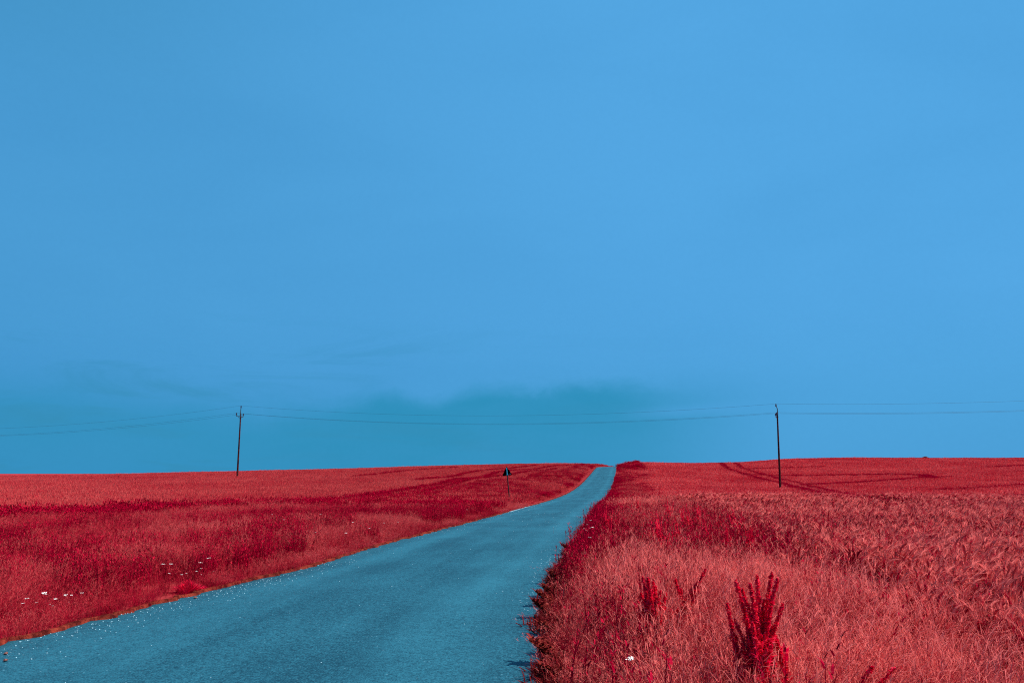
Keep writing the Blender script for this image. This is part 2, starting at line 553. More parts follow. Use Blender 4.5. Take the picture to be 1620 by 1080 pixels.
def mat_road():
    m, t = new_mat('teal_asphalt')
    pos = t.n('ShaderNodeNewGeometry').outputs['Position']
    u = t.n('ShaderNodeAttribute', attribute_name='across').outputs['Fac']      # 0 left edge .. 1 right edge
    vv = t.n('ShaderNodeAttribute', attribute_name='along').outputs['Fac']
    uv = t.n('ShaderNodeCombineXYZ', ins={0: t.m('MULTIPLY', u, 4.5), 1: t.m('MULTIPLY', vv, 0.12), 2: 0}).outputs[0]
    big = t.noise(pos, 0.35, 5.0, 0.6)
    streak = t.noise(uv, 1.6, 4.0, 0.6)
    fine = t.noise(pos, 70.0, 3.0, 0.75)
    fine2 = t.noise(pos, 22.0, 4.0, 0.7)
    wheel = t.m('ADD', t.smooth(t.m('ABSOLUTE', t.m('SUBTRACT', u, 0.17)), 0.14, 0.0), t.smooth(t.m('ABSOLUTE', t.m('SUBTRACT', u, 0.80)), 0.14, 0.0))
    f = t.m('ADD', t.m('MULTIPLY', t.m('SUBTRACT', big, 0.5), 0.9), t.m('MULTIPLY', t.m('SUBTRACT', streak, 0.5), 0.9))
    f = t.m('ADD', f, t.m('MULTIPLY', wheel, 0.22))
    f = t.m('ADD', f, t.m('MULTIPLY', t.m('SUBTRACT', fine2, 0.5), 1.5))
    f = t.m('ADD', f, t.m('MULTIPLY', t.m('SUBTRACT', fine, 0.5), 3.6))
    f = t.m('ADD', f, 0.42, clamp=True)
    c = t.mix(f, (0.003, 0.030, 0.048, 1), (0.020, 0.122, 0.168, 1))
    # pale chips of stone in the surface
    vo = t.n('ShaderNodeTexVoronoi', feature='F1', ins={'Vector': pos, 'Scale': 26.0})
    chip = t.m('MULTIPLY', t.smooth(vo.outputs['Distance'], 0.22, 0.12), t.m('GREATER_THAN', t.n('ShaderNodeSeparateColor', ins={0: vo.outputs['Color']}).outputs[0], 0.93))
    c = t.mix(t.m('MULTIPLY', chip, 0.6), c, (0.14, 0.30, 0.36, 1))
    # darker rim along the left edge
    c = t.mix(t.m('MULTIPLY', t.smooth(t.m('ADD', u, t.m('MULTIPLY', streak, 0.04)), 0.055, 0.02), 0.5), c, (0.003, 0.05, 0.062, 1))
    bn = t.n('ShaderNodeBump', ins={'Height': fine, 'Strength': 0.5, 'Distance': 0.006})
    b = t.n('ShaderNodeBsdfPrincipled', ins={'Base Color': c, 'Roughness': 0.6, 'Normal': bn.outputs[0]})
    b.inputs['Specular IOR Level'].default_value = 0.15
    out(t, b.outputs[0])
    return m


# ------------------------------------------------------------------ ground sheet and road
Yr = np.unique(np.concatenate([np.linspace(-60, 0, 25), np.linspace(0, 30, 121), np.linspace(30, 80, 101), np.linspace(80, 260, 181),
                               np.linspace(260, 600, 60), np.geomspace(600, 5000, 14), -np.geomspace(61, 2000, 8)]))
uo = np.concatenate([np.linspace(0, 8, 41), np.linspace(8.5, 40, 50), np.linspace(42, 300, 60), np.geomspace(310, 5000, 16)])
uo = np.unique(np.concatenate([-uo, uo]))
cx = (RL(np.clip(Yr, -60, 600)) + RR(np.clip(Yr, -60, 600))) / 2
XX = cx[:, None] + uo[None, :]
YY = np.repeat(Yr[:, None], len(uo), 1)
ZZ = height(XX, YY).reshape(XX.shape)
half = (RR(np.clip(YY, -60, 600)) - RL(np.clip(YY, -60, 600))) / 2
off = np.abs(uo)[None, :] - half
inroad = 1 - ss(-0.35, 0.0, off)
ZZ = ZZ - 0.10 * inroad - 0.012
nr, nc = XX.shape
idx = np.arange(nr * nc).reshape(nr, nc)
faces = np.stack([idx[:-1, :-1], idx[:-1, 1:], idx[1:, 1:], idx[1:, :-1]], -1).reshape(-1, 4)
g = mesh_obj('ground', np.stack([XX, YY, ZZ], -1).reshape(-1, 3), faces, mat_ground(), smooth=True)
tag(g, 'dark red soil and thatch of the rolling farmland', None, kind='structure')

ys = np.concatenate([np.linspace(-60, 0, 40, endpoint=False), np.linspace(0, 40, 400, endpoint=False), np.linspace(40, 240, 500), np.linspace(241, 600, 60)])
nu = 15
us = np.linspace(0, 1, nu)
ragL = 0.05 * np.interp(ys, np.linspace(-60, 600, 4000), rng.normal(size=4000)) + 0.05 * np.sin(ys * 1.3) * np.sin(ys * 0.37)
vs, ac_, al_ = [], [], []
for j, y in enumerate(ys):
    l, r_, z = RL(y), RR(y) + 0.06, RZ(y)
    l += ragL[j] * 0.8
    for u in us:
        vs.append((l + (r_ - l) * u, y, z + 0.035 * (1 - (2 * u - 1) ** 2)))
        ac_.append(u); al_.append(y)
ii = np.arange(len(ys) * nu).reshape(len(ys), nu)
ff = np.stack([ii[:-1, :-1], ii[:-1, 1:], ii[1:, 1:], ii[1:, :-1]], -1).reshape(-1, 4)
road = mesh_obj('road', vs, ff, mat_road(), smooth=True, attrs={'across': ac_, 'along': al_})
tag(road, 'narrow teal asphalt lane winding up to the crest', None, kind='structure')

# bare orange shoulder along the left edge of the asphalt
vs = []
wsh = 0.02 + 0.035 * np.interp(ys, np.linspace(-60, 600, 1500), rng.random(1500)) + 0.0008 * np.clip(ys, 0, 60)
for j, y in enumerate(ys):
    l = RL(y) + ragL[j] * 0.8
    z = RZ(y)
    rr = 0.02 * rng.normal()
    for k, (dx, dz) in enumerate(((0.03 + rr * .5, -0.02), (0.01 + rr * .5, 0.03), (-wsh[j] * 0.5, 0.035 + rr * .3), (-wsh[j] + rr, 0.03), (-wsh[j] - 0.08, -0.06))):
        vs.append((l + dx, y, z + dz))
nk = 5
ii = np.arange(len(ys) * nk).reshape(len(ys), nk)
ff = np.stack([ii[:-1, :-1], ii[:-1, 1:], ii[1:, 1:], ii[1:, :-1]], -1).reshape(-1, 4)
tag(mesh_obj('road_shoulder', vs, ff[:, ::-1], mat_shoulder(), smooth=True), 'thin bare orange earth edge along the left of the lane', None, kind='structure')

# ------------------------------------------------------------------ tuft prototypes (meshes used by the vegetation below)
def proto_collection(name, protos):
    c = bpy.data.collections.new(name)
    for o in protos:
        c.objects.link(o)
    return c


def fine_tuft(mat, n, rad, h0, h1, w_, lean=(0.25, 0.0), spread=0.25, heads=0.4, nseg=3, hw=2.2):
    b = MB()
    for i in range(n):
        a = random.uniform(0, 2 * math.pi)
        q = rad * math.sqrt(random.random())
        base = (q * math.cos(a), q * math.sin(a), -0.03)
        h = random.uniform(h0, h1)
        ln = (random.gauss(lean[0], spread), random.gauss(lean[1], spread))
        r_ = random.random()
        ang = random.uniform(0, math.pi)
        if random.random() < heads:
            # culm with a loose panicle on top
            b.blade(base, h, w_ * 0.5, ln, ang, 0.35 + 0.5 * r_, nseg=3, w_tip=w_ * 0.3)
            ll = min(math.hypot(*ln), 1.2)
            tip = np.array(base) + np.array([ln[0] * h, ln[1] * h, h * (1 - 0.45 * ll)])
            for k in range(random.randint(4, 7)):
                t = random.uniform(-0.10, 0.0)
                pb = tip + np.array([ln[0] * t, ln[1] * t, t]) + np.array([random.gauss(0, .008), random.gauss(0, .008), 0])
                b.blade(pb, random.uniform(.035, .08), w_ * 0.8, (ln[0] + random.gauss(0.2, .6), ln[1] + random.gauss(0, .6)), random.uniform(0, 3.1), min(1, 0.6 + 0.5 * random.random()), nseg=2, curl=1.2)
        else:
            b.blade(base, h * random.uniform(0.5, 0.95), w_, (ln[0] * 1.3, ln[1] * 1.3), ang, 0.7 * r_, nseg=nseg)
    return b.build('grass_tuft', mat, link=False)


def grain_tuft(mat, n, rad, h, w_=0.010, ear=0.09, bend=0.8, earw=0.014, leafy=1.0, awn=True):
    b = MB()
    for i in range(n):
        a = random.uniform(0, 2 * math.pi)
        q = rad * math.sqrt(random.random())
        base = np.array([q * math.cos(a), q * math.sin(a), -0.03])
        hh = h * random.uniform(0.85, 1.1)
        # wind and weight bend the ears mostly to the right
        da = random.gauss(0.0, 0.9)
        d = np.array([math.cos(da), math.sin(da), 0])
        lean = random.uniform(0.05, 0.22)
        b.blade(base, hh, w_ * 0.4, (d[0] * lean, d[1] * lean), random.uniform(0, 3.1), random.uniform(0.1, 0.55), nseg=3, w_tip=w_ * 0.35, curl=2)
        tip = base + np.array([d[0] * lean * hh, d[1] * lean * hh, hh * (1 - 0.45 * lean)])
        k = random.uniform(0.3, 1.0) * bend
        path, rad_ = [], []
        p = tip.copy()
        el_ = ear * random.uniform(0.8, 1.25)
        for j in range(6):
            path.append(p.copy())
            th = k * 2.2 * (j / 5) ** 0.8
            rad_.append(earw / 2 * (0.35, 0.9, 1.0, 0.95, 0.7, 0.12)[j])
            p = p + el_ / 5 * (d * math.sin(th) + np.array([0, 0, math.cos(th)]))
        r_ = random.uniform(0.50, 0.95)
        b.tube(path, rad_, n=4, r=r_, cap=False)
        if awn:
            for j in (1, 2, 3, 4, 5):
                th = k * 2.2 * (j / 5) ** 0.8
                for sgn in (-1, 1):
                    ax = d * math.sin(th) + np.array([0, 0, math.cos(th)])
                    side = np.array([-d[1], d[0], 0]) * sgn * 0.25 + np.array([0, 0, random.uniform(-.1, .2)])
                    q_ = path[j] + (ax + side) * el_ * 0.75
                    n_ = np.array([-d[1], d[0], 0.4]) * 0.0016
                    b.add([path[j] - n_, path[j] + n_, q_], [(0, 1, 2)], r_)
        # leaves
        for j in range(int(leafy + random.random())):
            zz = random.uniform(0.25, 0.75) * hh
            bp = base + np.array([d[0] * lean * zz * 0.3, d[1] * lean * zz * 0.3, zz])
            aa = random.uniform(0, 6.28)
            b.blade(bp, random.uniform(0.16, 0.30), w_, (math.cos(aa) * 0.9, math.sin(aa) * 0.9), aa + 1.57, random.uniform(0.0, 0.4), nseg=3)
    return b.build('grain_tuft', mat, link=False)


def far_clump(mat, n, rad, h, w_):
    b = MB()
    for i in range(n):
        a = random.uniform(0, 2 * math.pi)
        q = rad * math.sqrt(random.random())
        ln = (random.gauss(0.25, 0.25), random.gauss(0, 0.25))
        base = (q * math.cos(a), q * math.sin(a), -0.03)
        hh = h * random.uniform(0.75, 1.1)
        b.blade(base, hh, w_, ln, random.uniform(0, 3.14), random.random(), nseg=2, w_tip=w_ * 0.6)
    return b.build('grain_clump', mat, link=False)


def scatter(name, coll, pos, scl, rot, ids, label, cat=None):
    me = bpy.data.meshes.new(name)
    me.vertices.add(len(pos))
    me.vertices.foreach_set('co', np.asarray(pos, np.float32).ravel())
    a = me.attributes.new('rot', 'FLOAT_VECTOR', 'POINT'); a.data.foreach_set('vector', np.asarray(rot, np.float32).ravel())
    a = me.attributes.new('scl', 'FLOAT_VECTOR', 'POINT'); a.data.foreach_set('vector', np.asarray(scl, np.float32).ravel())
    a = me.attributes.new('pick', 'INT', 'POINT'); a.data.foreach_set('value', np.asarray(ids, np.int32))
    o = bpy.data.objects.new(name, me)
    S.collection.objects.link(o)
    ng = bpy.data.node_groups.new(name + '_nodes', 'GeometryNodeTree')
    ng.interface.new_socket('Geometry', in_out='INPUT', socket_type='NodeSocketGeometry')
    ng.interface.new_socket('Geometry', in_out='OUTPUT', socket_type='NodeSocketGeometry')
    gi = ng.nodes.new('NodeGroupInput'); go = ng.nodes.new('NodeGroupOutput')
    ci = ng.nodes.new('GeometryNodeCollectionInfo')
    ci.inputs['Collection'].default_value = coll
    ci.inputs['Separate Children'].default_value = True
    ci.inputs['Reset Children'].default_value = True
    ip = ng.nodes.new('GeometryNodeInstanceOnPoints')
    ip.inputs['Pick Instance'].default_value = True
    def na(nm, ty):
        nd = ng.nodes.new('GeometryNodeInputNamedAttribute')
        nd.data_type = ty
        nd.inputs[0].default_value = nm
        return nd.outputs[0]
    er = ng.nodes.new('FunctionNodeEulerToRotation')
    ng.links.new(na('rot', 'FLOAT_VECTOR'), er.inputs[0])
    ng.links.new(gi.outputs[0], ip.inputs['Points'])
    ng.links.new(ci.outputs[0], ip.inputs['Instance'])
    ng.links.new(na('pick', 'INT'), ip.inputs['Instance Index'])
    ng.links.new(er.outputs[0], ip.inputs['Rotation'])
    ng.links.new(na('scl', 'FLOAT_VECTOR'), ip.inputs['Scale'])
    ng.links.new(ip.outputs[0], go.inputs[0])
    md = o.modifiers.new('scatter', 'NODES')
    md.node_group = ng
    tag(o, label, cat, kind='stuff')
    return o


def wedge_points(y0, y1, dens, xmarg=5.0, k=0.74):
    """random points on the ground inside the view wedge, widened for a step to the side"""
    n = int(dens * (y1 - y0) * 2 * (k * y1 + xmarg))
    y = rng.uniform(y0, y1, n)
    x = rng.uniform(-(k * y1 + xmarg), (k * y1 + xmarg), n)
    m = np.abs(x) < k * y + xmarg
    return x[m], y[m]


def poly_dist(x, y, poly):
    d = np.full(len(x), 1e9)
    for (ax, ay), (bx, by) in zip(poly[:-1], poly[1:]):
        vx, vy = bx - ax, by - ay
        t = np.clip(((x - ax) * vx + (y - ay) * vy) / (vx * vx + vy * vy + 1e-9), 0, 1)
        d = np.minimum(d, np.hypot(x - ax - t * vx, y - ay - t * vy))
    return d


def offset_poly(poly, o):
    res = []
    for i, p in enumerate(poly):
        a = np.array(poly[max(i - 1, 0)]); b = np.array(poly[min(i + 1, len(poly) - 1)])
        t = (b - a) / (np.linalg.norm(b - a) + 1e-9)
        res.append((p[0] - t[1] * o, p[1] + t[0] * o))
    return res


def P2(lst, h=0.5):
    return [hit(a, b, h)[:2] for a, b in lst]


# wheel tracks pressed through the crops: (polyline, half width)
trA = P2([(1118, 731.5), (1150, 740), (1190, 752), (1235, 763), (1270, 772), (1310, 782), (1350, 790), (1400, 797), (1440, 801)])
trB = P2([(1142, 731.5), (1175, 740), (1215, 751), (1260, 762), (1295, 771), (1335, 780), (1375, 788), (1420, 795)])
TRK = [(trA, 0.55), (trB, 0.42)]
for q, wd in [([(1200, 750), (1260, 751), (1330, 750), (1400, 749), (1460, 750), (1475, 755)], 1.1),
              ([(1180, 741), (1230, 739), (1300, 737)], 0.7),
              ([(1290, 765), (1340, 762), (1400, 759), (1450, 755), (1500, 753)], 1.2),
              ([(1485, 788), (1540, 786), (1620, 784), (1700, 782)], 1.0),
              ([(1480, 773), (1560, 770), (1620, 765)], 0.5),
              ([(1560, 738), (1620, 735)], 0.8),
              ([(1340, 783), (1400, 781), (1460, 781)], 0.35),
              ([(560, 783), (640, 772), (720, 757), (780, 747), (850, 740), (900, 735)], 0.5),
              ([(620, 782), (700, 768), (770, 753), (830, 745), (880, 739)], 0.4),
              ([(660, 757), (730, 748), (800, 740), (850, 735)], 0.45),
              ([(560, 752), (640, 743), (720, 738)], 0.35)]:
    TRK.append((P2(q), wd))


def tracks(x, y):
    m = np.zeros(len(x), bool)
    for poly, wd in TRK:
        xs = [p[0] for p in poly]; yy = [p[1] for p in poly]
        sel = (x > min(xs) - 3) & (x < max(xs) + 3) & (y > min(yy) - 3) & (y < max(yy) + 3)
        if sel.any():
            dd = poly_dist(x[sel], y[sel], poly)
            m[sel] |= dd < wd + 0.15 * np.sin(y[sel] * 1.7)
    return m


def hashnoise(x, y, s, seed=0):
    """cheap smooth value noise"""
    r_ = np.random.default_rng(100 + seed)
    T = r_.random((64, 64))
    u, v = x / s, y / s
    iu, iv = np.floor(u).astype(int), np.floor(v).astype(int)
    fu, fv = u - iu, v - iv
    fu = fu * fu * (3 - 2 * fu); fv = fv * fv * (3 - 2 * fv)
    g_ = lambda a, b: T[a % 64, b % 64]
    return (g_(iu, iv) * (1 - fu) + g_(iu + 1, iv) * fu) * (1 - fv) + (g_(iu, iv + 1) * (1 - fu) + g_(iu + 1, iv + 1) * fu) * fv


def lay(name, coll, nid, x, y, sc, label, lean=0.0, szx=None, cat=None, dz=0.0, zrot=0.7):
    z = height(x, y) + dz
    n = len(x)
    rot = np.stack([rng.normal(0, 0.06, n), lean + rng.normal(0, 0.06, n), rng.normal(0, zrot, n)], -1)
    sx = sc if szx is None else szx
    scl = np.stack([sx, sx, sc], -1)
    ids = rng.integers(0, nid, n)
    print(name, n)
    return scatter(name, coll, np.stack([x, y, z], -1), scl, rot, ids, label, cat)


RDR = P2([(925, 850), (960, 838), (1040, 832), (1120, 840), (1180, 850), (1240, 870)], 0.5)
RDR2 = P2([(960, 800), (1000, 800), (1060, 815), (1140, 828)], 0.5)


def crimson(x, y):
    """share of lush crimson weeds at a place in the verges"""
    nz_ = hashnoise(x, y, 1.3, 20) * 0.6 + hashnoise(x, y, 0.5, 21) * 0.4
    dR = x - RR(y); dL = RL(y) - x
    drift = np.exp(-(poly_dist(x, y, RDR) / 2.2) ** 2) + np.exp(-(poly_dist(x, y, RDR2) / 3.0) ** 2) + 1.2 * ss(8, 13, y) * np.exp(-((y - 21) / 8) ** 2) * np.exp(-((dR - 0.8) / .6) ** 2)
    pr = np.where((dR > 0.2) & (x < XFR(y) + 2), np.clip(np.clip(drift, 0, 1) * ss(0.27, 0.46, nz_) + 0.30 * ss(0.62, 0.70, nz_) * ss(8, 12, y), 0, 1), 0)
    nl_ = hashnoise(x, y, 2.6, 24) * 0.6 + hashnoise(x, y, 0.8, 25) * 0.4
    return np.where((dL > 0.4) & (x > XFL(y)), ss(0.44, 0.56, nl_) * (0.35 + 0.65 * ss(8, 13, y)), pr)


# --- right verge grass
NV = 7
c_vr = proto_collection('verge grass tufts', [fine_tuft(M_verge_r, 34, 0.13, 0.42, 0.72, 0.0055, lean=(0.4, 0.0), spread=0.35, heads=0.5) for _ in range(NV)])
parts = []
for y0, y1, de in ((1.2, 9, 75), (9, 18, 48), (18, 34, 24)):
    parts.append(wedge_points(y0, y1, de, 2.0))
x = np.concatenate([p[0] for p in parts]); y = np.concatenate([p[1] for p in parts])
dr = x - RR(y)
edge_n = 0.12 * (hashnoise(x, y, 0.5, 3) - 0.5)
m = (dr > 0.05 + edge_n) & (x < XFR(y) + rng.normal(0, 0.5, len(x)))
m &= ~((np.hypot(x, y) < 1.7))
m &= rng.random(len(x)) > 0.82 * crimson(x, y)
x, y, dr = x[m], y[m], dr[m]
sc = (0.30 + 0.72 * ss(0.0, 1.0, dr)) * rng.uniform(0.75, 1.15, len(x)) * (0.85 + 0.3 * hashnoise(x, y, 1.5, 4))
szx = np.maximum(sc, 0.6) * (1 + ss(15, 34, y) * 0.6)
lay('verge_grass', c_vr, NV, x, y, sc, 'tall feathery rose grass filling the verge to the right of the lane', 0.05, szx)

# --- left verge grass
c_vl = proto_collection('left verge tufts', [fine_tuft(M_verge_l, 34, 0.14, 0.30, 0.52, 0.006, lean=(0.05, 0.0), spread=0.3, heads=0.35) for _ in range(NV)])
parts = []
for y0, y1, de in ((4, 14, 70), (14, 26, 40), (26, 50, 17)):
    parts.append(wedge_points(y0, y1, de, 3.0))
x = np.concatenate([p[0] for p in parts]); y = np.concatenate([p[1] for p in parts])
dl = RL(y) - x
m = (dl > 0.0 + 0.08 * (hashnoise(x, y, 0.6, 5) - 0.3)) & (x > XFL(y)) & (rng.random(len(x)) > 0.75 * crimson(x, y))
x, y, dl = x[m], y[m], dl[m]
sc = (0.5 + 0.5 * ss(0.05, 1.4, dl)) * rng.uniform(0.75, 1.15, len(x)) * (0.8 + 0.4 * hashnoise(x, y, 1.8, 6))
szx = np.maximum(sc, 0.6) * (1 + ss(20, 50, y) * 0.9)
lay('verge_grass', c_vl, NV, x, y, sc, 'deep red meadow grass on the verge between the lane and the left field', 0.0, szx)

# --- far verges on both sides
c_fv = proto_collection('far verge clumps', [far_clump(M_crop_l, 46, 0.35, 0.42, 0.020) for _ in range(5)])
x, y = wedge_points(30, 110, 6.0); x2, y2 = wedge_points(110, 235, 3.5)
x = np.concatenate([x, x2]); y = np.concatenate([y, y2])
dl = RL(y) - x; dr = x - RR(y)
m = ((dl > 0.55) & (x > XFL(y)) & (y > 46)) | ((dr > 0.35) & (x < XFR(y)) & (y > 32))
x, y = x[m], y[m]
d = np.maximum(RL(y) - x, x - RR(y))
sc = (0.4 + 0.75 * ss(0.2, 2.0, d)) * rng.uniform(0.7, 1.2, len(x))
lay('verge_grass', c_fv, 5, x, y, sc, 'dark red verge grass lining the far stretch of the lane', 0.0, np.maximum(sc, 0.7))

# --- grain on the right
NG = 8
c_gr = proto_collection('grain tufts', [grain_tuft(M_crop_r, 9, 0.13, 0.56, w_=0.014, ear=0.115, bend=0.72, earw=0.021, leafy=1.5) for _ in range(NG)])
parts = []
for y0, y1, de in ((1.5, 10, 42), (10, 20, 32), (20, 36, 18), (36, 60, 9)):
    parts.append(wedge_points(y0, y1, de, 2.5))
x = np.concatenate([p[0] for p in parts]); y = np.concatenate([p[1] for p in parts])
m = (x > XFR(y) + rng.normal(0, 0.35, len(x)))
m &= ~tracks(x, y) & (rng.random(len(x)) > ss(28, 60, y))
x, y = x[m], y[m]
sc = rng.uniform(0.88, 1.1, len(x)) * (0.92 + 0.16 * hashnoise(x, y, 3, 8))
lay('grain_crop', c_gr, NG, x, y, sc, 'ripening grain with nodding ears in the near part of the right field', 0.0, np.maximum(sc, 1) * (1 + ss(15, 36, y) * 0.8))

c_gf = proto_collection('far grain clumps', [far_clump(M_far_r, 60, 0.42, 0.56, 0.020) for _ in range(6)])
x, y = wedge_points(26, 70, 9.0); x2, y2 = wedge_points(70, 130, 5.5); x3, y3 = wedge_points(130, 290, 3.2)
x = np.concatenate([x, x2, x3]); y = np.concatenate([y, y2, y3])
m = (x > XFR(y)) & ~tracks(x, y) & (rng.random(len(x)) < ss(24, 45, y))
xr, yr = x[m], y[m]
sc = rng.uniform(0.85, 1.12, len(xr)) * (1 + 0.35 * (rng.random(len(xr)) > 0.985)) * (0.9 + 0.2 * hashnoise(xr, yr, 7, 9))
lay('grain_crop', c_gf, 6, xr, yr, sc, 'far slope of the right field with wheel tracks through red grain', 0.0, np.maximum(sc, 1) * (1 + ss(100, 250, yr) * 0.3))

# --- grain on the left
c_gl = proto_collection('left grain tufts', [far_clump(M_crop_l, 70, 0.36, 0.50, 0.013) for _ in range(6)])
x, y = wedge_points(8, 45, 9.0); x2, y2 = wedge_points(45, 110, 6.5); x3, y3 = wedge_points(110, 260, 3.6)
x = np.concatenate([x, x2, x3]); y = np.concatenate([y, y2, y3])
m = (x < XFL(y)) & ~tracks(x, y)
x, y = x[m], y[m]
sc = rng.uniform(0.9, 1.1, len(x)) * (0.92 + 0.16 * hashnoise(x, y, 7, 10))
sc *= 1 + 0.35 * (rng.random(len(x)) > 0.988) * (y > 60)
lay('grain_crop', c_gl, 6, x, y, sc, 'even stand of red grain covering the field left of the lane', 0.0, np.maximum(sc, 1) * (1 + ss(60, 200, y) * 0.5))

# --- lush crimson weeds: drifts in the verges, the strip along the left field and the old wheel tracks
def weed_tuft(n, rad, h, lw, mat):
    b = MB()
    for i in range(n):
        a = random.uniform(0, 6.28); q = rad * math.sqrt(random.random())
        hh = h * random.uniform(0.45, 1.1)
        bx, by = math.cos(a) * q, math.sin(a) * q
        tx, ty = random.gauss(0.08, 0.12), random.gauss(0, 0.12)
        b.blade((bx, by, -0.03), hh, 0.007, (tx, ty), a, 0.3, nseg=2, w_tip=0.003)
        for k in range(7):
            t = random.uniform(0.35, 1.0)
            a2 = random.uniform(0, 6.28)
            b.blade((bx + tx * hh * t * t, by + ty * hh * t * t, hh * t - 0.03), lw * random.uniform(1.4, 2.6), lw * random.uniform(.5, .8),
                    (math.cos(a2) * .8, math.sin(a2) * .8), a2 + 1.57, random.random(), nseg=2, curl=1.2)
    return b.build('weed_tuft', mat, link=False)


c_cn = proto_collection('crimson weeds near', [weed_tuft(24, 0.17, 0.60, 0.020, M_crim) for _ in range(5)])
c_cf = proto_collection('crimson weeds far', [weed_tuft(30, 0.40, 0.54, 0.055, M_crimf) for _ in range(4)])
x, y = wedge_points(4, 34, 16, 2.0)
pr = 0.8 * crimson(x, y) + np.where((x > RR(y) + 0.3) & (x < XFR(y) + 4) & (y < 20), 0.05 + 0.5 * ss(0.60, 0.70, hashnoise(x + 7, y, 0.8, 41)), 0)
m = rng.random(len(x)) < pr
x, y = x[m], y[m]
sc = rng.uniform(0.65, 1.12, len(x)) * np.where(x < RL(y), 0.92, 1.1)
lay('crimson_weeds', c_cn, 5, x, y, sc, 'crimson leafy weeds growing in drifts through both verges')

x, y = wedge_points(14, 130, 7.0); x2, y2 = wedge_points(130, 240, 5)
x = np.concatenate([x, x2]); y = np.concatenate([y, y2])
fl = x - XFL(y)
wd_ = 1.9 - 0.9 * ss(50, 90, y)
band = (fl > -0.6) & (fl < wd_ * 1.3) & (RL(y) - x > 0.7)
nz_ = hashnoise(x, y, 3.0, 22) * 0.6 + hashnoise(x, y, 1.2, 23) * 0.4
vr = (x > RR(y) + 0.3) & (x < RR(y) + 3 + 0.02 * y) & (y > 26)
vl = (RL(y) - x > 0.7) & (x > XFL(y)) & (y > 34)
pr = np.where(band, 0.95 - 0.5 * ss(60, 100, y), 0) + np.where(vr | vl, 0.6 * ss(0.48, 0.62, nz_), 0)
pr = np.maximum(pr, np.where(tracks(x, y), 1.0, 0) * (y > 30))
m = rng.random(len(x)) < pr
x, y = x[m], y[m]
inside = (x < XFL(y)) | (x > XFR(y))
sc = rng.uniform(0.8, 1.1, len(x)) * np.where(inside, 1.02, 0.9)
sc *= 1 + 0.7 * ((x > RR(y)) & (x < RR(y) + 6) & (y > 160)) * (hashnoise(x, y, 1.6, 33) > 0.35)
lay('crimson_weeds', c_cf, 4, x, y, sc, 'crimson weeds lining the field edge, the far verges and the wheel tracks', 0.0, np.maximum(sc, 0.9))

# --- low litter of creeping grass over the right road edge, toned as its shadow
c_ed = proto_collection('edge tufts', [fine_tuft(M_weed, 22, 0.09, 0.06, 0.19, 0.012, lean=(-0.25, 0.0), spread=0.4, heads=0.0) for _ in range(4)])
y = rng.uniform(3, 60, 3600) ** 1.0
x = RR(y) + 0.08 + 0.14 * (hashnoise(y, y * 0, 0.7, 11) - 0.75) + np.abs(rng.normal(0, 0.06, len(y)))
sc = rng.uniform(0.5, 1.2, len(y)) * (1 + 0.012 * y) * (0.8 + 0.8 * ss(0.45, 0.75, hashnoise(y, y * 0, 0.4, 31)))
lay('edge_grass', c_ed, 4, x, y, sc, 'low brown tufts, toned dark as edge shadow, creeping over the right edge of the asphalt', 0.0, sc)

# --- grit on the asphalt
def pebble(mat, seed):
    r_ = np.random.default_rng(seed)
    b = MB()
    vs = []
    t = (1 + 5 ** 0.5) / 2
    for v in [(-1, t, 0), (1, t, 0), (-1, -t, 0), (1, -t, 0), (0, -1, t), (0, 1, t), (0, -1, -t), (0, 1, -t), (t, 0, -1), (t, 0, 1), (-t, 0, -1), (-t, 0, 1)]:
        v = np.array(v) / 1.9 * r_.uniform(0.75, 1.2)
        vs.append(v * np.array([1, 0.8, 0.55]))
    fs = [(0, 11, 5), (0, 5, 1), (0, 1, 7), (0, 7, 10), (0, 10, 11), (1, 5, 9), (5, 11, 4), (11, 10, 2), (10, 7, 6), (7, 1, 8), (3, 9, 4), (3, 4, 2), (3, 2, 6), (3, 6, 8), (3, 8, 9), (4, 9, 5), (2, 4, 11), (6, 2, 10), (8, 6, 7), (9, 8, 1)]
    b.add(vs, fs)
    return b


c_pb = proto_collection('grit stones', [pebble(M_grav, s).build('grit_stone', M_grav, link=False) for s in range(5)])
y = np.concatenate([rng.uniform(5, 14, 520), rng.uniform(14, 60, 300)])
x = RL(y) + 0.03 + np.abs(rng.normal(0, 0.36, len(y)))
yb = rng.uniform(5, 40, 160); xb = RL(yb) + (RR(yb) - RL(yb)) * rng.random(160)
yc = rng.uniform(9, 17, 160); xc = RR(yc) - np.abs(rng.normal(0, 0.22, 160)) - .05
yd = rng.uniform(40, 50, 420); xd = RL(yd) + 0.02 + np.abs(rng.normal(0, 0.06, 420))
x = np.concatenate([x, xb, xc, xd]); y = np.concatenate([y, yb, yc, yd])
s_ = rng.uniform(0.003, 0.0085, len(x)) * (1 + np.clip(y - 12, 0, 40) * 0.03)
s_[-420:] *= 1.4
u_ = (x - RL(y)) / (RR(y) + .06 - RL(y))
z = RZ(y) + 0.035 * (1 - (2 * u_ - 1) ** 2) + s_ * 0.35
rot = np.stack([rng.normal(0, 0.3, len(x)), rng.normal(0, 0.3, len(x)), rng.uniform(0, 6.28, len(x))], -1)
scatter('gravel', c_pb, np.stack([x, y, z], -1), np.stack([s_, s_, s_], -1), rot, rng.integers(0, 5, len(x)), 'loose pale grit scattered along the left edge of the lane')

# a few brown stones lying on the asphalt
def road_z(x, y):
    u = (x - RL(y)) / (RR(y) + .06 - RL(y))
    return float(RZ(y) + 0.035 * (1 - (2 * u - 1) ** 2))


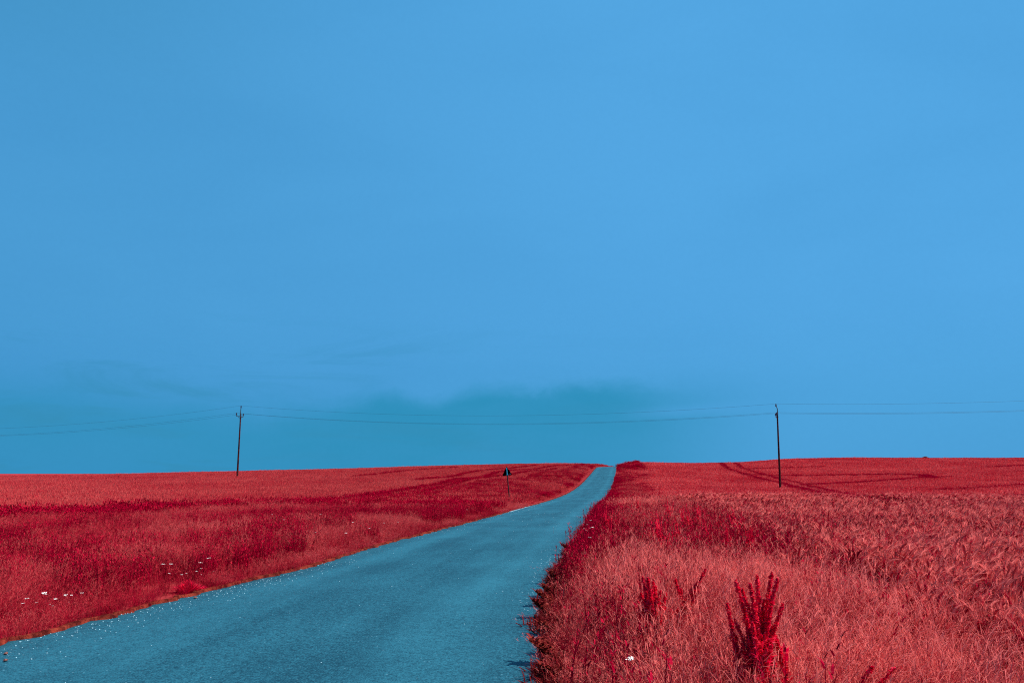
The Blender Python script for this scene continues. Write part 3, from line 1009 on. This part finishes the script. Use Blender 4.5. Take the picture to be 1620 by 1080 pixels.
for (px, py, s, lab) in [(9, 1037, .022, 'small brown stone on the asphalt at the lower left corner, upper of a pair'),
                         (8, 1049, .022, 'small brown stone on the asphalt at the lower left corner, lower of a pair'),
                         (309, 947, .024, 'small dark stone on the asphalt below the crimson verge clump')]:
    q = hit(px, py, 0)
    b = pebble(M_stone, int(px))
    b.v = [(v[0] * s, v[1] * s, v[2] * s) for v in b.v]
    o = b.build('stone', M_stone)
    o.location = (q[0], q[1], road_z(q[0], q[1]) + s * 0.45)
    tag(o, lab, 'stone', 'loose stones on the lane')

# ------------------------------------------------------------------ power line
def insulator(b, c, s=1.0):
    c = np.array(c, float)
    zz = [0, .05, .06, .12, .13, .18, .22, .24, .30, .34]
    rr = [.05, .06, .12, .11, .055, .06, .11, .06, .07, .03]
    b.tube([c + np.array([0, 0, z_ * s]) for z_ in zz], [r_ * s for r_ in rr], n=10)


pL = at(375.5, 752, 115); pR = at(1234.3, 771, 97)
gL = float(height([pL[0]], [pL[1]])[0]); gR = float(height([pR[0]], [pR[1]])[0])
topL = at(381.5, 641.5, 115); topR = at(1227.5, 638.5, 97)
wd = np.array([pR[0] - pL[0], pR[1] - pL[1], 0]); wd /= np.linalg.norm(wd)
ad = np.array([-wd[1], wd[0], 0])           # cross arm direction, away from the camera


def pole(base, gz, top, label, lean_top, kink):
    root = empty('utility_pole', (base[0], base[1], gz))
    h = top[2] - gz
    dx = top[0] - base[0] + lean_top
    f = lambda z_: np.array([dx * z_ / h, 0, z_])
    b = MB()
    zs = np.linspace(-0.3, h - 1.15, 14)
    b.tube([f(z_) for z_ in zs], np.linspace(0.135, 0.085, 14), n=14, r=0.5)
    b.build('pole', M_wood, root, smooth=False)
    za = h - 1.55
    c = f(za)
    b = MB()
    p0, p1 = c - ad * 0.85, c + ad * 0.85
    front = np.array([wd[0], wd[1], 0]) * -0.12
    b.tube([p0 + front, p1 + front], [0.05, 0.05], n=4)
    b.tube([c - ad * 0.5 + front, f(za - 0.45)], [0.022, 0.022], n=5)
    b.tube([c + ad * 0.5 + front, f(za - 0.45)], [0.022, 0.022], n=5)
    arm = b.build('crossarm', M_iron, root)
    ends = []
    for p in (p0, p1):
        b = MB()
        q = p + front
        b.tube([q + np.array([0, 0, 0.0]), q + np.array([0, 0, .16])], [.022, .022], n=6)
        insulator(b, q + np.array([0, 0, .13]), 1.0)
        b.build('insulator', M_porc, arm)
        ends.append(q + np.array([0, 0, .44]))
    b = MB()
    zb = h - 1.7
    pth = [f(zb) + np.array([0.0, -0.13, 0]), f(h - 1.0) + np.array([0, -.12, 0]), f(h - 0.55) + np.array([0.0, -.05, 0]), f(h - 0.3) + np.array([kink, 0, 0])]
    b.tube(pth, [.055, .055, .05, .045], n=6)
    for zz in (h - 1.6, h - 1.3):
        b.tube([f(zz - .03), f(zz + .03)], [.125, .125], n=12)
    br = b.build('top_bracket', M_iron, root)
    b = MB()
    t = f(h - 0.34) + np.array([kink, 0, 0])
    insulator(b, t, 1.0)
    b.build('insulator', M_porc, br)
    tag(root, label, 'power pole', 'wooden power poles in the fields')
    o = np.array([base[0], base[1], gz])
    return [o + t + np.array([0, 0, .34])] + [o + e for e in ends]


kL = pole(pL, gL, topL, 'wooden power pole with a wide crossarm standing in the left field', 0.0, 0.0)
kR = pole(pR, gR, topR, 'wooden power pole with its crossarm seen end-on in the right field', 0.12, -0.12)
span = np.array([pR[0] - pL[0], pR[1] - pL[1], 0.0])
names = ['thin topmost power wire running over both pole tops', 'lower power wire on the near ends of the crossarms', 'lower power wire on the far ends of the crossarms']
ztop_r, ztop_l = 12.5, 8.7
for i in range(3):
    a, b_ = kL[i], kR[i]
    offL = a - np.array([0, 0, kL[0][2]]); 
    nr_ = b_ + span; nr_[2] = b_[2] + (ztop_r - kR[0][2])
    nl_ = a - span; nl_[2] = a[2] + (ztop_l - kL[0][2])
    path = []
    for (p, q, sag) in ((nl_, a, 1.45), (a, b_, 1.45), (b_, nr_, 1.35)):
        for t in np.linspace(0, 1, 40, endpoint=False):
            v = p + (q - p) * t
            path.append(v - np.array([0, 0, 4 * sag * t * (1 - t)]))
    path.append(nr_)
    mb = MB()
    mb.tube(path, [0.009] * len(path), n=5)
    o = mb.build('power_wire', M_wire)
    tag(o, names[i], 'power wire', 'wires of the overhead power line')

# ------------------------------------------------------------------ warning sign seen from behind
sx, sy = at(806.3, 790, 60)[0], 60.0
sz = float(height([sx], [sy])[0])
tp = at(801.2, 737.2, 60)
root = empty('warning_sign', (sx, sy, sz))
H_ = tp[2] - sz
root.rotation_euler = (0, -math.atan2(sx - tp[0], H_), 0)
b = MB(); b.tube([(0, 0, -0.3), (0, 0, H_ - 0.05)], [0.042, 0.042], n=12); b.build('post', M_post, root)
W_ = 0.76
tri = [(-W_ / 2, 0), (W_ / 2, 0), (0, W_ * 0.88)]
def tri_plate(k, y0, y1, z0):
    cxx, czz = 0, W_ * 0.88 / 3
    # rounded corners
    pts2 = []
    for j in range(3):
        p = np.array(tri[j]); a = np.array(tri[j - 1]); c = np.array(tri[(j + 1) % 3])
        da = (a - p) / np.linalg.norm(a - p); dc = (c - p) / np.linalg.norm(c - p)
        r_ = 0.04
        for s in (0, .25, .5, .75, 1):
            q = (1 - s)**2 * (p + da * r_) + 2 * s * (1 - s) * p + s * s * (p + dc * r_)
            pts2.append(((q[0] - cxx) * k + cxx, (q[1] - czz) * k + czz))
    n = len(pts2)
    vs = [(u, y0, z0 + v) for u, v in pts2] + [(u, y1, z0 + v) for u, v in pts2]
    fs = [tuple(range(n))[::-1], tuple(range(n, 2 * n))] + [(i, (i + 1) % n, n + (i + 1) % n, n + i) for i in range(n)]
    return vs, fs
z0 = H_ - W_ * 0.88
b = MB(); b.add(*tri_plate(1.0, 0.045, 0.05, z0)); pl = b.build('sign_plate', M_plate, root)
b = MB()
vs, _ = tri_plate(1.0, 0.02, 0.045, z0); vi, _ = tri_plate(0.93, 0.02, 0.045, z0)
n = len(vs) // 2
fs = []
for i in range(n):
    j = (i + 1) % n
    fs += [(i, j, 2 * n + j, 2 * n + i), (n + i, n + j, j, i), (2 * n + i, 2 * n + j, 3 * n + j, 3 * n + i)]
b.add(vs + vi, fs); b.build('folded_rim', M_plate, pl)
b = MB(); b.box((0.008, -0.056, z0 + 0.30), (0.055, 0.02, 0.52)); b.build('sunlit_post_strip', M_sunlit, root)  # added strip, coloured as the sunlit face of the post
b = MB(); b.box((0.0, -0.005, z0 + 0.06), (0.16, 0.09, 0.035)); b.build('clamp', M_sunlit, root)
b = MB(); b.box((0.0, -0.005, z0 + 0.40), (0.12, 0.09, 0.035)); b.build('clamp', M_plate, root)
b = MB(); b.box((0.22, 0.040, z0 + 0.09), (0.055, 0.008, 0.07)); b.build('sticker', M_stick, root)
tag(root, 'triangular road sign seen from its dark back on a leaning post', 'road sign')

# ------------------------------------------------------------------ dock plants
def spike_mesh(b, path, dens, rad, tips=True):
    """seed whorls along a stem as many small papery flakes"""
    path = np.array(path)
    L = len(path) - 1
    n = int(dens)
    for i in range(n):
        s = random.random() ** 0.85
        f = s * L
        k = min(int(f), L - 1)
        p = path[k] + (path[k + 1] - path[k]) * (f - k)
        whorl = 0.55 + 0.45 * math.sin(s * 55)
        rr = rad * (1.05 - 0.8 * s) * (0.45 + 0.55 * whorl) * math.sqrt(random.random())
        a = random.uniform(0, 6.28)
        c = p + np.array([math.cos(a) * rr, math.sin(a) * rr, random.gauss(0, 0.004)])
        w_ = random.uniform(0.004, 0.010)
        u = np.array([random.gauss(0, 1), random.gauss(0, 1), random.gauss(0, 1)]); u /= np.linalg.norm(u)
        v = np.cross(u, [0.3, 0.5, 0.8]); v /= np.linalg.norm(v)
        b.add([c - u * w_, c - v * w_ * .8, c + u * w_, c + v * w_ * .8], [(0, 1, 2, 3)], random.random())


def dock(h, nst, spread, lean, detail=1.0, rad=0.022):
    root = empty('dock_plant', (0, 0, 0))
    for i in range(nst):
        a = random.uniform(0, 6.28)
        q = spread * 0.3 * random.random()
        p0 = np.array([math.cos(a) * q, math.sin(a) * q, -0.03])
        hh = h * random.uniform(0.62, 1.0) if i else h
        tx = random.gauss(lean * h, spread * 0.55); ty = random.gauss(0, spread * 0.45)
        bow = random.gauss(0, 0.045)
        path = [p0 + np.array([tx * t**1.4 + bow * math.sin(t * 3.1), ty * t**1.4, hh * t]) for t in np.linspace(0, 1, 9)]
        b = MB()
        b.tube(path, np.linspace(0.006, 0.0018, 9), n=5, r=0.2)
        st = b.build('stem', M_dock, root)
        b = MB()
        spike_mesh(b, path[2:], 420 * detail * hh, rad * 1.0)
        # side branches
        for k in range(random.randint(3, 6)):
            s = random.uniform(0.35, 0.72)
            j = int(s * 8)
            pb = path[j]
            a2 = random.uniform(0, 6.28)
            ln = random.uniform(0.14, 0.30) * hh
            br = [pb + np.array([math.cos(a2) * ln * 0.34 * t**0.8, math.sin(a2) * ln * 0.34 * t**0.8, ln * t]) for t in np.linspace(0, 1, 5)]
            b.tube(br, np.linspace(0.003, 0.001, 5), n=4, r=0.3)
            spike_mesh(b, br, 620 * detail * ln, rad * 0.7)
        b.build('seed_spike', M_dock, st)
        b = MB()
        for k in range(int(9 * detail)):
            s = random.uniform(0.15, 0.7); j = int(s * 8); a2 = random.uniform(0, 6.28)
            ll = random.uniform(0.06, 0.16) * h
            b.blade(path[j], ll, ll * 0.22, (math.cos(a2) * .8, math.sin(a2) * .8), a2 + 1.57, random.random(), nseg=4, curl=1.4)
        b.build('leaves', M_dock, st)
    # basal leaves
    for i in range(max(3, nst // 2)):
        b = MB()
        a = random.uniform(0, 6.28)
        L = random.uniform(0.2, 0.34) * h
        b.blade((0, 0, random.uniform(0.0, 0.25) * h), L, 0.05, (math.cos(a) * 1.0, math.sin(a) * 1.0), a + 1.57, 0.6, nseg=6, curl=1.5)
        b.build('leaf', M_dock, root)
    return root


def put(o, px, py, h, label, group, Y=None, rz=0.0):
    if Y is None:
        x, y, z = hit(px, py, h)
    else:
        p = at(px, py, Y); x, y = p[0], Y
        z = float(height([x], [y])[0])
    o.location = (x, y, z)
    o.rotation_euler = (0, 0, rz)
    if label: tag(o, label, 'dock plant', group)
    return o


DG = 'red dock plants on the right verge'
random.seed(23)
big = dock(1.0, 20, 0.23, 0.02, 2.6, 0.042)
put(big, 1186, 990, 0, 'tallest crimson dock plant with many seed spikes, at the bottom edge', DG, Y=4.5)
d2 = dock(0.76, 8, 0.13, -0.05, 3.6, 0.042); put(d2, 1030, 940, 0, 'small upright crimson dock left of the tallest one', DG, Y=6.2)
d3 = dock(0.80, 4, 0.07, 0.42, 3.6, 0.042); put(d3, 1045, 940, 0, 'crimson dock leaning to the right beside the small upright one', DG, Y=6.25)
d4 = dock(0.60, 3, 0.08, 0.45, 3.2, 0.034); put(d4, 1300, 1040, 0, 'bent crimson dock stalks just right of the tallest dock', DG, Y=4.1)
protos = [dock(0.85, 6, 0.13, 0.05, 1.0, 0.03), dock(0.75, 4, 0.12, 0.1, 1.0, 0.03), dock(0.95, 8, 0.16, 0.0, 1.0, 0.03)]
spots = [(1168, 838, 14.5), (1135, 836, 16), (1108, 832, 17), (1086, 835, 16), (1060, 826, 20), (1035, 835, 17), (1010, 815, 24), (985, 812, 28),
         (962, 838, 16), (975, 836, 17), (1150, 862, 12), (1120, 858, 13), (1072, 858, 13), (1045, 862, 12.5), (1022, 850, 14), (1188, 872, 12)]
ordn = ['first', 'second', 'third', 'fourth', 'fifth', 'sixth', 'seventh', 'eighth', 'ninth', 'tenth', 'eleventh', 'twelfth', 'thirteenth', 'fourteenth', 'fifteenth', 'sixteenth', 'seventeenth']
order = sorted(spots[1:])
for i, (px, py, Y) in enumerate(spots):
    o = protos[i] if i < 3 else copy_tree(protos[random.randrange(3)])
    if i == 0:
        lab = 'dark crimson dock standing highest, near the right end of the drift'
    else:
        k = order.index((px, py, Y))
        lab = ('dark crimson dock, %s from the left in the drift beyond the pale grass' % ordn[k]) if k else 'dark crimson dock at the left end of the drift, nearest the lane'
    put(o, px, py, 0, lab, 'drift of dark docks in the right verge', Y=Y, rz=random.uniform(0, 6.28))
    s = random.uniform(0.85, 1.1)
    o.scale = (s, s, s)
protos[0].scale = (1.08, 1.08, 1.08)

# ------------------------------------------------------------------ leafy weeds on the right road edge
def leafy_weed(h, n, lean, r_leaf=0.05):
    root = empty('roadside_weed', (0, 0, 0))
    for i in range(n):
        a = random.gauss(math.pi if lean else 0, 0.9)
        L = h * random.uniform(0.7, 1.1)
        path = [np.array([math.cos(a) * L * 0.75 * t, math.sin(a) * L * 0.45 * t, L * (t - 0.28 * t * t)]) for t in np.linspace(0, 1, 6)]
        b = MB(); b.tube(path, np.linspace(0.005, 0.0015, 6), n=5, r=0.3)
        st = b.build('stem', M_weed, root)
        b = MB()
        for k in range(16):
            s = 0.2 + 0.8 * k / 15
            f = s * 5; j = min(int(f), 4)
            p = path[j] + (path[j + 1] - path[j]) * (f - j)
            aa = k * 2.4 + random.random()
            lw = r_leaf * random.uniform(0.5, 0.9)
            b.blade(p, lw * 1.8, lw * 0.75, (math.cos(aa) * 1.0, math.sin(aa) * 1.0), aa + 1.57, random.random(), nseg=4, curl=1.1)
        b.build('leaves', M_weed, st)
    return root


WG = 'leafy brown weeds leaning over the asphalt edge'
wp = [(848, 1076, .16, 'brown leafy weed on the asphalt edge at the bottom of the picture'),
      (851, 1052, .24, 'brown leafy weed casting the longest shadow on the asphalt'),
      (853, 1036, .18, 'low brown weed tucked behind the one with the longest shadow'),
      (856, 1005, .16, 'small brown weed in the gap before the furthest leaning weed'),
      (858, 978, .25, 'tall brown leafy weed leaning furthest over the asphalt edge'),
      (864, 960, .26, 'brown leafy weed just beyond the one leaning furthest'),
      (868, 945, .20, 'brown leafy weed, third beyond the gap on the asphalt edge'),
      (874, 925, .20, 'reddish leafy weed between the bare gravel spot and the leaning weeds'),
      (897, 878, .30, 'small red weed at the road edge beyond the bare gravel spot')]
for i, (px, py, h, lab) in enumerate(wp):
    o = leafy_weed(h * random.uniform(.85, 1.0), random.randint(5, 8), True, random.uniform(0.045, 0.07))
    x, y, z = hit(px, py, 0)
    x = float(RR(y)) + 0.10
    o.location = (x, y, z)
    tag(o, lab or 'bushy red weed crowding the far right edge of the lane', 'weed', WG)

# ------------------------------------------------------------------ white umbels
def umbel(h):
    root = empty('white_flower', (0, 0, 0))
    b = MB(); b.tube([(0, 0, -0.02), (0.01, 0, h * .5), (0.015, 0.01, h)], [.003, .0025, .002], n=4); 
    for k in range(4):
        a = k * 1.6; b.blade((0, 0, h * (0.15 + .15 * k)), .10, .012, (math.cos(a), math.sin(a)), a + 1.57, .4)
    b.build('stem', M_verge_l, root)
    b = MB()
    for k in range(24):
        a = random.uniform(0, 6.28); q = 0.032 * math.sqrt(random.random())
        c = np.array([0.015 + math.cos(a) * q, 0.01 + math.sin(a) * q, h + 0.01 - q * q * 3 + random.gauss(0, .0025)])
        s = 0.006
        b.add([c + np.array([s * math.cos(j * 1.047), s * math.sin(j * 1.047), random.gauss(0, .0015)]) for j in range(6)], [(0, 1, 2, 3, 4, 5)])
    b.build('flower_head', M_flower, root)
    return root


up = [umbel(0.42), umbel(0.50), umbel(0.56)]
UG = 'white umbels scattered in the left verge'
us_ = [(45, 953), (60, 953), (86, 947), (72, 937), (78, 940), (95, 941), (103, 941), (112, 940), (128, 938), (110, 955), (78, 973), (88, 971), (45, 947),
       (256, 893), (269, 892), (262, 907), (285, 909), (293, 907), (308, 903), (318, 909), (313, 890), (336, 883), (341, 904), (319, 899),
       (375, 832), (432, 813), (447, 822), (477, 842), (502, 842), (560, 826), (603, 827), (626, 825), (580, 835), (547, 843), (592, 812), (503, 813),
       (730, 803), (738, 806), (746, 804)]
first = 0
def put_umbel(i, px, py, label, group, hh=0.33, sc=1.0):
    global first
    k = i % 3
    if first < 3:
        o = up[first]; k = first; first += 1
    else:
        o = copy_tree(up[k])
    H0 = (0.42, 0.50, 0.56)[k]
    s = random.uniform(0.75, 1.0) * sc
    x, y, z = hit(px, py, H0 * s)
    d = ray(px, py)
    for _ in range(200):                       # keep its foot inside the verge
        if x < RL(y) - 0.40 or x > RR(y) + 0.12:
            break
        y += 0.05; x = d[0] / d[1] * y
        z = float(height([x], [y])[0])
        s = max(0.3, (EYE + d[2] / d[1] * y - z) / H0)
    o.location = (x, y, z)
    o.rotation_euler = (random.gauss(0, .1), random.gauss(0, .1), random.uniform(0, 6.28))
    o.scale = (s, s, s)
    tag(o, label, 'wildflower', group)
clus = [[q for q in us_ if q[0] < 150], [q for q in us_ if 150 <= q[0] < 350], [q for q in us_ if 350 <= q[0] < 540], [q for q in us_ if q[0] >= 540],
        [(933, 822), (938, 827), (928, 830), (925, 836), (932, 835), (939, 834), (921, 838), (934, 850)]]
cln = ['the cluster by the lower left corner', 'the cluster above the crimson clump', 'the middle left verge',
       'the left verge short of the sign', 'the right verge group']
for c_, (lst, nm) in enumerate(zip(clus, cln)):
    for i, q in enumerate(sorted(lst)):
        lab = ('white flower head %s from the left in %s' % (ordn[i], nm)) if i else 'leftmost white flower head in ' + nm
        put_umbel(i, q[0], q[1], lab, 'white flowers in ' + nm, sc=1.0 if c_ == 4 else 0.85)
put_umbel(1, 998, 1036, 'single white flower head alone in the grass at the bottom of the right verge', None, sc=0.95)
put_umbel(2, 876, 896, 'white flower head right at the asphalt edge of the right verge', None, sc=0.6)

# crimson clump hanging over the left edge of the road
def leafy_clump(name, h, rad, n, mat, lw):
    root = empty(name, (0, 0, 0))
    b = MB()
    for i in range(n):
        a = random.uniform(0, 6.28); q = rad * random.random()
        b.blade((math.cos(a) * q * .6, math.sin(a) * q * .6, -0.02), h * random.uniform(.5, 1.1) * (1 - .4 * (q / rad)), lw, (math.cos(a) * .9 * q / rad, math.sin(a) * .9 * q / rad), a + 1.57, random.random(), nseg=4, curl=1.4)
    b.build('leaves', mat, root)
    b = MB()
    for i in range(6):
        a = random.uniform(0, 6.28)
        b.tube([(0, 0, -.02), (math.cos(a) * rad * .3, math.sin(a) * rad * .3, h * .6)], [.005, .002], n=5)
    b.build('stem', mat, root)
    return root


o = leafy_clump('crimson_clump', 0.26, 0.32, 420, M_dock, 0.03)
x, y, z = hit(308, 936, 0); o.location = (float(RL(y)) - 0.25, y, z); o.scale = (.8, .55, .7)
tag(o, 'bushy crimson weed clump bulging over the left edge of the lane', 'weed clump')
# ------------------------------------------------------------------ bush on the skyline
def bush():
    root = empty('bush', (0, 0, 0))
    b = MB()
    for k in range(5):
        a = k * 1.3
        b.tube([(0, 0, -.2), (math.cos(a) * .4, math.sin(a) * .4, .5), (math.cos(a) * .9, math.sin(a) * .7, 1.0)], [.05, .03, .01], n=5)
    b.build('trunk', M_weed, root)
    b = MB()
    for k in range(2600):
        v = np.random.default_rng(k).normal(size=3); v /= np.linalg.norm(v)
        q = random.random() ** 0.4
        lump = 1 + .18 * math.sin(v[0] * 5 + 1) * math.cos(v[1] * 4)
        c = np.array([v[0] * 1.5, v[1] * 1.2, abs(v[2]) * 0.75]) * q * lump + np.array([0, 0, .55])
        u = np.array([random.gauss(0, 1), random.gauss(0, 1), random.gauss(0, 1)]); u /= np.linalg.norm(u)
        w2 = np.cross(u, [.2, .7, .5]); w2 /= np.linalg.norm(w2)
        s = random.uniform(.05, .10)
        b.add([c - u * s, c - w2 * s * .6, c + u * s, c + w2 * s * .6], [(0, 1, 2, 3)], random.random())
    b.build('crown', M_weed, root)
    return root


o = bush()
q = at(1463.5, 722, 236)
o.location = (q[0], 236, float(height([q[0]], [236])[0]) - 0.1)
o.scale = (.7, .7, .8)
tag(o, 'small rounded dark bush alone on the skyline of the right field', 'bush')
